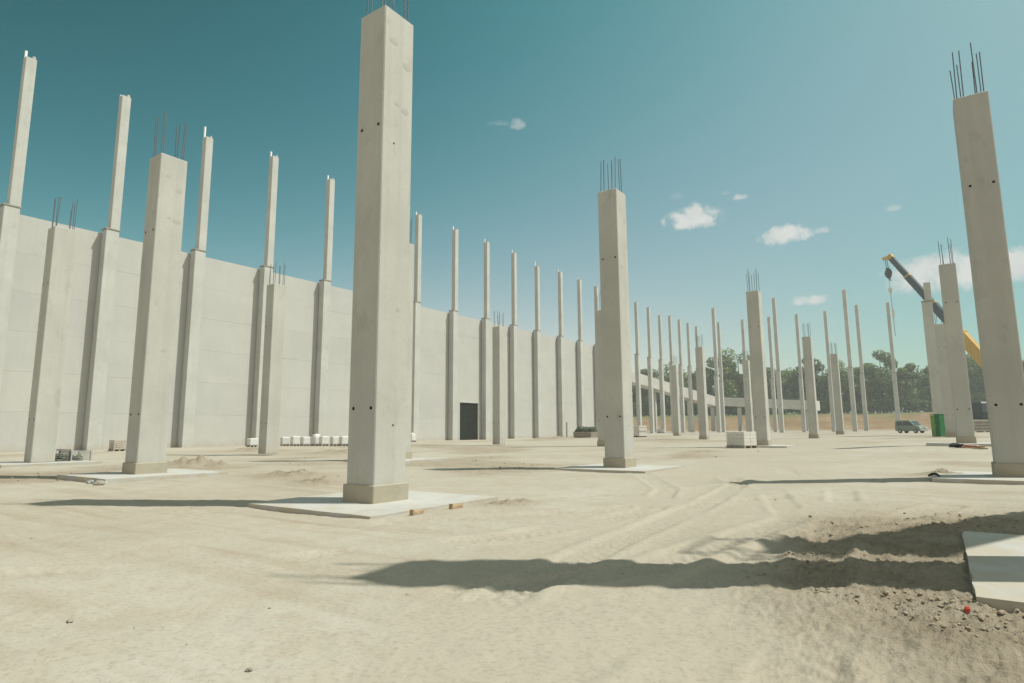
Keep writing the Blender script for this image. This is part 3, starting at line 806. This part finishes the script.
MB().bar((hk.x-.15, hk.y, hk.z), (hook_d.x-.15, hook_d.y, hook_d.z), .06, seg=5).bar((hk.x+.15, hk.y, hk.z), (hook_d.x+.15, hook_d.y, hook_d.z), .06, seg=5).build('hoist_rope', M['black'], t)
m = MB(); m.rock(hk, (.62, .4, 1.05), 3, 1.0); m.box(hk.x-.35, hk.x+.35, hk.y-.3, hk.y+.3, hk.z-.5, hk.z+.55, bevel=.1)
m.bar(hk+Vector((0, 0, -.5)), hk+Vector((0, 0, -1.2)), .14).bar(hk+Vector((0, 0, -1.2)), hk+Vector((.3, .2, -1.5)), .12).build('hook_block', M['boomdark'], t)
# chain sling with its coupling down to the column
e1 = ray_at(890.3, 290, tipd-1)+off; e2 = ray_at(895.5, 336, tipd-2)+off; e0 = hk+Vector((0, 0, -1.3))
MB().bar(e0, e1, .07, seg=5).bar(e1, e2, .07, seg=5).build('sling_chain', M['greymetal'], t)
MB().box(e1.x-.3, e1.x+.3, e1.y-.2, e1.y+.2, e1.z-.5, e1.z+.4, bevel=.05).build('sling_coupling', M['whiteblk'], t)
e3 = ray_at(893.5, 314, tipd-2)+off
MB().box(e3.x-.2, e3.x+.2, e3.y-.2, e3.y+.2, e3.z-.7, e3.z+.7, bevel=.05).build('sling_coupling', M['whiteblk'], t)
MB().bar(bp(Lb*.30)-Vector((0, 0, 1.0)), Vector((0, 0, 2.6))+cw(-2.5, 0), .35, seg=10).build('luffing_cylinder', M['greymetal'], t)
# carrier, wheels, superstructure (lies left-right of the pivot)
def carrier_box(x0, x1, y0, y1, z0, z1, nm, mt, bev=.08):
    q = Matrix.Rotation(-TH*-1, 4, 'Z')
    return MB().box(x0, x1, y0, y1, z0, z1, bevel=bev).build(nm, M[mt], t, (0, 0, 0), (0, 0, TH))
carrier_box(-11, 3.5, -1.35, 1.35, 1.1, 1.75, 'carrier_frame', 'greywood')
carrier_box(-8.9, -5.6, -1.3, 1.3, 1.752, 4.6, 'carrier_cab', 'crane_dark', .25)
carrier_box(-5.4, -2.6, -1.25, 1.25, 1.752, 4.3, 'operator_cab', 'crane_dark', .2)
carrier_box(-2.4, 4.5, -1.2, 1.2, 1.752, 3.4, 'superstructure', 'yellow', .15)
carrier_box(4.6, 6.0, -1.4, 1.4, 1.9, 3.6, 'counterweight', 'crane_dark', .1)
carrier_box(-8.7, -6.2, -1.34, -1.305, 2.9, 4.1, 'cab_window', 'glass', .02)
carrier_box(-5.1, -3.1, -1.29, -1.255, 2.9, 3.9, 'cab_window', 'glass', .02)
for x in (-9.9, -7.9, -5.0, -3.2, .6, 2.4):
    for sy in (-1, 1):
        a, b = sorted((sy*.9, sy*1.3))
        o = MB().bar((x, a, .62), (x, b, .62), .62, seg=18).build('wheel', M['tyre'], t, (0, 0, 0), (0, 0, TH))
        MB().bar((x, sy*1.301, .62), (x, sy*1.33, .62), .33, seg=12).build('rim', M['rim'], o)
# low timber stack by the crane
g = gnd(985, 84)
t = thing('timber_stack', 'low brown grey stack of timber in front of the crane at the far right', 'stack', g, TH+R(2))
for k in range(4):
    m = MB()
    for j in range(6): m.box(-2.6+random.uniform(-.1, .1), 2.2+random.uniform(-.1, .1), -.6+j*.2, -.6+j*.2+.18, .1+k*.4, .1+k*.4+.3, bevel=.01)
    for x in (-2.2, -.9, .4, 1.7): m.box(x, x+.1, -.6, .6, k*.4, .1+k*.4-.003) if k else m.box(x, x+.1, -.6, .6, -.1, .097)
    m.build('timber_layer', M['greywood'], t)
# thin pole in front of the trees
g = gnd(826, 214)
t = thing('site_pole', 'thin pale pole standing before the trees', 'pole', g)
MB().bar((0, 0, -.5), (0, 0, 16.5), .35, .22, seg=10).build('pole', M['greymetal'], t)
MB().box(-.25, .25, -.25, .25, 16.5, 16.9, bevel=.05).build('cap', M['greymetal'], t)

# ------------------------------------------------------------------ made-up boom lift, added unseen beyond the right edge to throw the slanting shadow
def caster(px, py, z):
    g = ground_pt(px, py); return g + to_sun*((z-g.z)/to_sun.z)
k0, k1, k2 = caster(1045, 519, 5.0), caster(884, 549, 8.2), caster(786, 545, 10.2)
base = gzc(11.2, 8.6)
t = thing('shadow_boom_lift', 'made-up orange lift added outside the right edge to throw the slanting shadow', 'boom lift', base)
q = -base
tur = Vector((0, 0, 1.9))
MB().box(-1.2, 1.2, -.95, .95, .45, .95, bevel=.08).build('chassis', M['greymetal'], t)
MB().box(-.8, .9, -.7, .7, .955, 1.7, bevel=.1).build('turret', M['orange'], t)
for x in (-.62, .66):
    for sy in (-1, 1):
        o = MB().bar((x, sy*.75, .42), (x, sy*1.1, .42), .42, seg=18).build('wheel', M['tyre'], t)
        MB().bar((x, sy*1.101, .42), (x, sy*1.12, .42), .22, seg=12).build('rim', M['rim'], o)
MB().beam(tur, k0+q, .66, .7).build('boom_section', M['orange'], t)
MB().beam(k0+q, k1+q, .62, .66).build('boom_section', M['orange'], t)
MB().beam(k1+q, k2+q, .42, .42).build('jib', M['orange'], t)
kk = k2+q
m = MB()
for z in (0, .55, 1.05):
    for sy in (-1, 1): m.bar(kk+Vector((-.1, sy*.4, z)), kk+Vector((.5, sy*.4, z)), .02, seg=6)
    for sx in (-.1, .5): m.bar(kk+Vector((sx, -.4, z)), kk+Vector((sx, .4, z)), .02, seg=6)
for sx in (-.1, .5):
    for sy in (-1, 1): m.bar(kk+Vector((sx, sy*.4, 0)), kk+Vector((sx, sy*.4, 1.05)), .02, seg=6)
m.box(kk.x-.1, kk.x+.5, kk.y-.4, kk.y+.4, kk.z-.04, kk.z)
m.build('basket', M['greymetal'], t)

# ------------------------------------------------------------------ trees beyond the site
def leaf_mat(name, c, c2):
    m, nt, b = mat(name, c, .75, .2)
    g = N(nt, 'ShaderNodeNewGeometry'); oi = N(nt, 'ShaderNodeObjectInfo')
    k = ramp(nt, g.outputs['Random Per Island'], [(0, c), (.75, c2), (1, tuple(x*1.25 for x in c2))])
    k = mixc(nt, 1.0, k, ramp(nt, oi.outputs['Random'], [(0, (.8, .85, .8)), (1, (1.2, 1.15, 1.1))]), 'MULTIPLY')
    nt.links.new(k, b.inputs['Base Color'])
    tr = N(nt, 'ShaderNodeBsdfTranslucent'); nt.links.new(k, tr.inputs[0])
    mx = N(nt, 'ShaderNodeMixShader'); mx.inputs[0].default_value = .25
    nt.links.new(b.outputs[0], mx.inputs[1]); nt.links.new(tr.outputs[0], mx.inputs[2])
    nt.links.new(mx.outputs[0], nt.nodes['Material Output'].inputs[0])
    return m
LM = [leaf_mat('dark foliage', (.08, .125, .042), (.16, .225, .08)), leaf_mat('mid foliage', (.10, .15, .048), (.20, .265, .09)), leaf_mat('pale foliage', (.12, .165, .062), (.245, .295, .12))]
def crown_mesh(seed, h, w, mt, low=.12, leaves=4200, lobes=20):
    rng = np.random.default_rng(seed)
    cen = []
    for i in range(lobes):
        z = h*(low + (1-low)*(.08+.84*rng.random()))
        tz = (z/h-low)/(1-low); rad = w*.5*math.sin(math.pi*min(1, .12+tz*.86))**.6
        a = rng.uniform(0, 6.283); rr = rad*math.sqrt(rng.random())*.85
        cen.append((rr*math.cos(a), rr*math.sin(a), z, (.11+.10*rng.random())*w*1.0))
    cen = np.array(cen)
    idx = rng.integers(0, lobes, leaves)
    d = rng.normal(size=(leaves, 3)); d /= np.linalg.norm(d, axis=1)[:, None]
    rad = cen[idx, 3]*(.55+.5*rng.random(leaves)**.5)
    p = cen[idx, :3] + d*rad[:, None]*np.array([1, 1, .8])
    s = rng.uniform(.16, .40, leaves)
    n = d*.8 + rng.normal(size=(leaves, 3))*.4 + np.array([0, 0, .45]); n /= np.linalg.norm(n, axis=1)[:, None]
    a = np.cross(n, rng.normal(size=(leaves, 3))); a /= np.linalg.norm(a, axis=1)[:, None]
    b = np.cross(n, a)
    q = np.stack([p+a*s[:, None], p+b*s[:, None]*.8, p-a*s[:, None], p-b*s[:, None]*.8], 1)
    q += rng.normal(size=q.shape)*.05
    me = bpy.data.meshes.new('crown')
    me.from_pydata(q.reshape(-1, 3).tolist(), [], np.arange(leaves*4).reshape(-1, 4).tolist())
    me.materials.append(mt); return me, cen
def trunk_mesh(h, cen):
    m = MB(); m.bar((0, 0, -.5), (.1, 0, h*.35), .34, .24, 8).bar((.1, 0, h*.35), (.05, .1, h*.8), .24, .07, 7)
    for c in cen[::2]: m.bar((.08, .02, min(h*.5, max(h*.15, c[2]*.6))), tuple(c[:3]), .11, .03, 5)
    return m.mesh('trunk', M['bark'])
protos = []
for k, (h, w, low, mi) in enumerate(((19, 13, .10, 0), (17, 11, .06, 1), (21, 12, .10, 1), (15, 11, .04, 2), (18, 9, .08, 0), (16, 13, .05, 2))):
    cm, cen = crown_mesh(20+k, h, w, LM[mi], low, 6500, 26); protos.append((cm, trunk_mesh(h, cen), h))
kinds = ['dark rounded broadleaf tree', 'mid green bushy tree', 'tall mid green tree', 'pale green low tree', 'dark narrow tree', 'pale green spreading tree']
trees = []
az = 9.0
rng = random.Random(11)
while az < 42.5:
    trees.append((az, rng.uniform(236, 246))); az += rng.uniform(1.5, 2.2)
nT = len(trees)
for i, (a, r) in enumerate(trees):
    k = [5, 3, 1, 5, 3, 1, 2, 3, 1, 0, 2, 1, 0, 4, 1, 0, 2, 3, 1, 0, 4, 2, 0, 1, 2, 0, 1, 4, 2, 0, 1, 2, 0][i % 33]
    cm, tm, h = protos[k]
    p = cw(r*math.sin(R(a)), r*math.cos(R(a))); zg = gz(p.x, p.y)
    px = 512+614*math.tan(R(a))
    place = ('%s from the left' % ords[i]) if i < 12 else ('%s from the right' % ords[nT-1-i] if nT-1-i < 16 else 'number %d' % (i+1))
    t = thing('broadleaf_tree', '%s, %s in the far treeline' % (kinds[k], place), 'tree', (p.x, p.y, zg-.2), rng.uniform(0, 6.28), 'trees of the far treeline')
    s = rng.uniform(.88, 1.12)*(.98 if i % 3 else 1.07)*(1.22 if i < 8 else 1.0); t.scale = (s*1.05, s*1.05, s)
    link('crown', cm, t); link('trunk', tm, t)
# the mass of wood behind and the undergrowth at its foot
def mass(name, label, cat, mt, r0, r1, zs, n, leaf, seed):
    rng = np.random.default_rng(seed)
    a = np.radians(rng.uniform(6, 60, n)); r = rng.uniform(r0, r1, n)
    x = r*np.sin(a)*CU-r*np.cos(a)*SU; y = r*np.sin(a)*SU+r*np.cos(a)*CU
    top = zs[0] + (zs[1]-zs[0])*(.5+fbm(x*.11, y*.11, 3, seed))
    z = 5.9 + top*rng.random(n)**.6
    p = np.stack([x, y, z], 1)
    s = rng.uniform(.6, 1.2, n)*leaf
    nn = rng.normal(size=(n, 3)) + np.array([0, 0, .4]); nn /= np.linalg.norm(nn, axis=1)[:, None]
    u = np.cross(nn, rng.normal(size=(n, 3))); u /= np.linalg.norm(u, axis=1)[:, None]; v = np.cross(nn, u)
    q = np.stack([p+u*s[:, None], p+v*s[:, None]*.8, p-u*s[:, None], p-v*s[:, None]*.8], 1)
    me = bpy.data.meshes.new(name); me.from_pydata(q.reshape(-1, 3).tolist(), [], np.arange(n*4).reshape(-1, 4).tolist()); me.materials.append(mt)
    tag(link(name, me), label, cat, kind='stuff')
mass('far_wood', 'dark mass of wood filling in behind the treeline', 'wood', LM[0], 252, 275, (9, 17), 60000, .55, 3)
mass('undergrowth', 'dark undergrowth along the foot of the treeline', 'undergrowth', LM[0], 232, 242, (2.0, 6.0), 34000, .38, 8)

EXPO = .48
# ------------------------------------------------------------------ light, sky with its few clouds
sun = bpy.data.lights.new('sun', 'SUN'); sun.energy = 3.65; sun.angle = R(.53); sun.color = (1.0, .965, .885)
so = bpy.data.objects.new('sun', sun); COL.objects.link(so); so.rotation_euler = to_sun.to_track_quat('Z', 'Y').to_euler(); so.location = (20, 0, 40)

w = bpy.data.worlds.new('World'); S.world = w; w.use_nodes = True; nt = w.node_tree
bg = nt.nodes['Background']
sky = N(nt, 'ShaderNodeTexSky', sky_type='NISHITA', sun_disc=False, sun_elevation=SUN_EL, air_density=1.0, dust_density=.6, ozone_density=1.0, altitude=100)
sky.sun_rotation = math.atan2(to_sun.x, to_sun.y)
SKYS = .10; SKYLOG = (.75-EXPO)*math.log(2)
bg.inputs['Strength'].default_value = SKYS
gm = N(nt, 'ShaderNodeGamma'); gm.inputs[1].default_value = 1.0
nt.links.new(sky.outputs[0], gm.inputs[0])
tc = N(nt, 'ShaderNodeTexCoord'); dirv = tc.outputs['Generated']
def dotn(v):
    n = N(nt, 'ShaderNodeVectorMath', operation='DOT_PRODUCT'); nt.links.new(dirv, n.inputs[0]); n.inputs[1].default_value = v; return n.outputs['Value']
# clear air is deepest away from the sun and palest towards it
sx_ = math_(nt, 'MINIMUM', math_(nt, 'MAXIMUM', dotn(cw(1, 0)), -.65), .65); sz_ = math_(nt, 'MINIMUM', math_(nt, 'MAXIMUM', dotn((0, 0, 1)), 0.0), .6)
sxx, sxz = math_(nt, 'MULTIPLY', sx_, sx_), math_(nt, 'MULTIPLY', sx_, sz_)
cc = N(nt, 'ShaderNodeCombineColor')
for ch, (k0_, k1_, k2_, k3_, k4_) in enumerate(((.50, -1.55, -3.3, -1.5, 8.105), (-.22, -.54, -.456, -.5, 2.647), (-.26, -.50, -.75, -.55, 2.375))):
    e = math_(nt, 'MULTIPLY_ADD', sx_, k1_, k0_+SKYLOG)
    for q_, kk_ in ((sz_, k2_), (sxx, k3_), (sxz, k4_)): e = math_(nt, 'MULTIPLY_ADD', q_, kk_, e)
    nt.links.new(math_(nt, 'EXPONENT', e), cc.inputs[ch])
skyc = mixc(nt, 1.0, mixc(nt, 1.0, gm.outputs[0], (1.0, 1.12, .92), 'MULTIPLY'), cc.outputs[0], 'MULTIPLY')
CLOUDS = [(694, 220, 29, 15, 1.0), (740, 197, 9, 6, .85), (727, 193, 6, 3, .25), (788, 236, 25, 11.5, 1.0), (822, 231, 9, 4.5, .5), (893, 209, 8, 4, .4), (812, 301, 20, 7.5, .9), (958, 274, 70, 24, 1.0), (1020, 264, 55, 20, 1.0), (518, 126, 9, 7, .4), (499, 124, 12, 4, .2), (677, 197, 8, 4, .12)]
nz = math_(nt, 'SUBTRACT', noise_tex(nt, dirv, 48, 8, .66), .5)
nz2 = math_(nt, 'SUBTRACT', noise_tex(nt, dirv, 14, 4, .55), .5)
nsum = math_(nt, 'ADD', math_(nt, 'MULTIPLY', nz, 3.3), math_(nt, 'MULTIPLY', nz2, 1.6))
cloudfac = None; shade = None
for px, py, a, b_, st in CLOUDS:
    p = ray_at(px, py, 100)-Vector((0, 0, CH)); d = p.normalized()
    rt = Vector((d.y, -d.x, 0)).normalized(); up = rt.cross(d)
    # real angular half sizes
    k = 1/FPX*math.cos(math.atan(math.hypot(px-512, py-341)/FPX))
    u = math_(nt, 'DIVIDE', dotn(rt), a*k); v_ = math_(nt, 'DIVIDE', dotn(up), b_*k)
    vv = math_(nt, 'ADD', v_, 0)
    # flat base: lower half squeezed
    low = math_(nt, 'MULTIPLY', math_(nt, 'MINIMUM', vv, 0.0), 1.5); hi_ = math_(nt, 'MAXIMUM', vv, 0.0); vq = math_(nt, 'ADD', low, hi_)
    r2 = math_(nt, 'ADD', math_(nt, 'MULTIPLY', u, u), math_(nt, 'MULTIPLY', vq, vq))
    front = math_(nt, 'GREATER_THAN', dotn(d), 0.0)
    f = math_(nt, 'ADD', math_(nt, 'SUBTRACT', 1.0, r2), nsum)
    mr = N(nt, 'ShaderNodeMapRange', interpolation_type='SMOOTHSTEP'); mr.inputs[1].default_value = -.2; mr.inputs[2].default_value = 1.0
    nt.links.new(f, mr.inputs[0])
    f = math_(nt, 'MULTIPLY', math_(nt, 'MULTIPLY', mr.outputs[0], st), front)
    cloudfac = f if cloudfac is None else math_(nt, 'MAXIMUM', cloudfac, f)
# unseen warm-white cloud added behind the viewer and overhead for fill light
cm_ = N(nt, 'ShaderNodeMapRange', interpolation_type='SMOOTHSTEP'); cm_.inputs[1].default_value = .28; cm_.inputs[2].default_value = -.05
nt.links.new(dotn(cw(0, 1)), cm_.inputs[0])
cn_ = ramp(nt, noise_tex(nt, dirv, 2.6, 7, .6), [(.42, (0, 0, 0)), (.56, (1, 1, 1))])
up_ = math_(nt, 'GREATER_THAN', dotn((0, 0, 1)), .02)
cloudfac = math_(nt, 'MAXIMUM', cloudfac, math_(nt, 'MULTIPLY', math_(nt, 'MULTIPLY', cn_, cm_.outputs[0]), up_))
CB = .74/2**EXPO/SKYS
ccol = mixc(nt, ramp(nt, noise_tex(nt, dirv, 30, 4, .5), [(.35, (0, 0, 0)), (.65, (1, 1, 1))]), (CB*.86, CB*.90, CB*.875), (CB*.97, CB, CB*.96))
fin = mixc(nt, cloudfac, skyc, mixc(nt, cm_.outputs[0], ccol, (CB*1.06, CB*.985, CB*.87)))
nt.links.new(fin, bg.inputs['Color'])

# ------------------------------------------------------------------ camera and view
cam = bpy.data.cameras.new('camera'); co = bpy.data.objects.new('camera', cam); COL.objects.link(co)
cam.sensor_width = 36; cam.lens = FPX/1024*36; cam.clip_start = .05; cam.clip_end = 6000
fwd = cw(0, math.cos(PITCH), math.sin(PITCH)); rt = cw(1, 0); up0 = rt.cross(fwd)
cr, sr = math.cos(ROLL), math.sin(ROLL)
rt2 = rt*cr + up0*sr; up2 = up0*cr - rt*sr
mw = Matrix(((rt2.x, up2.x, -fwd.x, 0), (rt2.y, up2.y, -fwd.y, 0), (rt2.z, up2.z, -fwd.z, CH), (0, 0, 0, 1)))
co.matrix_world = mw
S.camera = co
S.view_settings.view_transform = 'Standard'; S.view_settings.look = 'None'; S.view_settings.gamma = 1; S.view_settings.exposure = EXPO
S.render.engine = 'CYCLES'
S.cycles.max_bounces = 6; S.cycles.diffuse_bounces = 4

# ------------------------------------------------------------------ thin summer haze
HAZE = 0.00095
if HAZE:
    m = bpy.data.materials.new('haze air'); m.use_nodes = True; nt = m.node_tree
    nt.nodes.remove(nt.nodes['Principled BSDF'])
    pv = N(nt, 'ShaderNodeVolumePrincipled'); pv.inputs['Color'].default_value = (.93, .96, .94, 1); pv.inputs['Density'].default_value = HAZE; pv.inputs['Anisotropy'].default_value = .2
    nt.links.new(pv.outputs[0], nt.nodes['Material Output'].inputs['Volume'])
    o = MB().box(-1600, 1600, -1600, 1600, -2.5, 48).build('haze', m); tag(o, 'thin pale haze lying over the whole site', 'haze', kind='stuff')
S.cycles.volume_bounces = 0
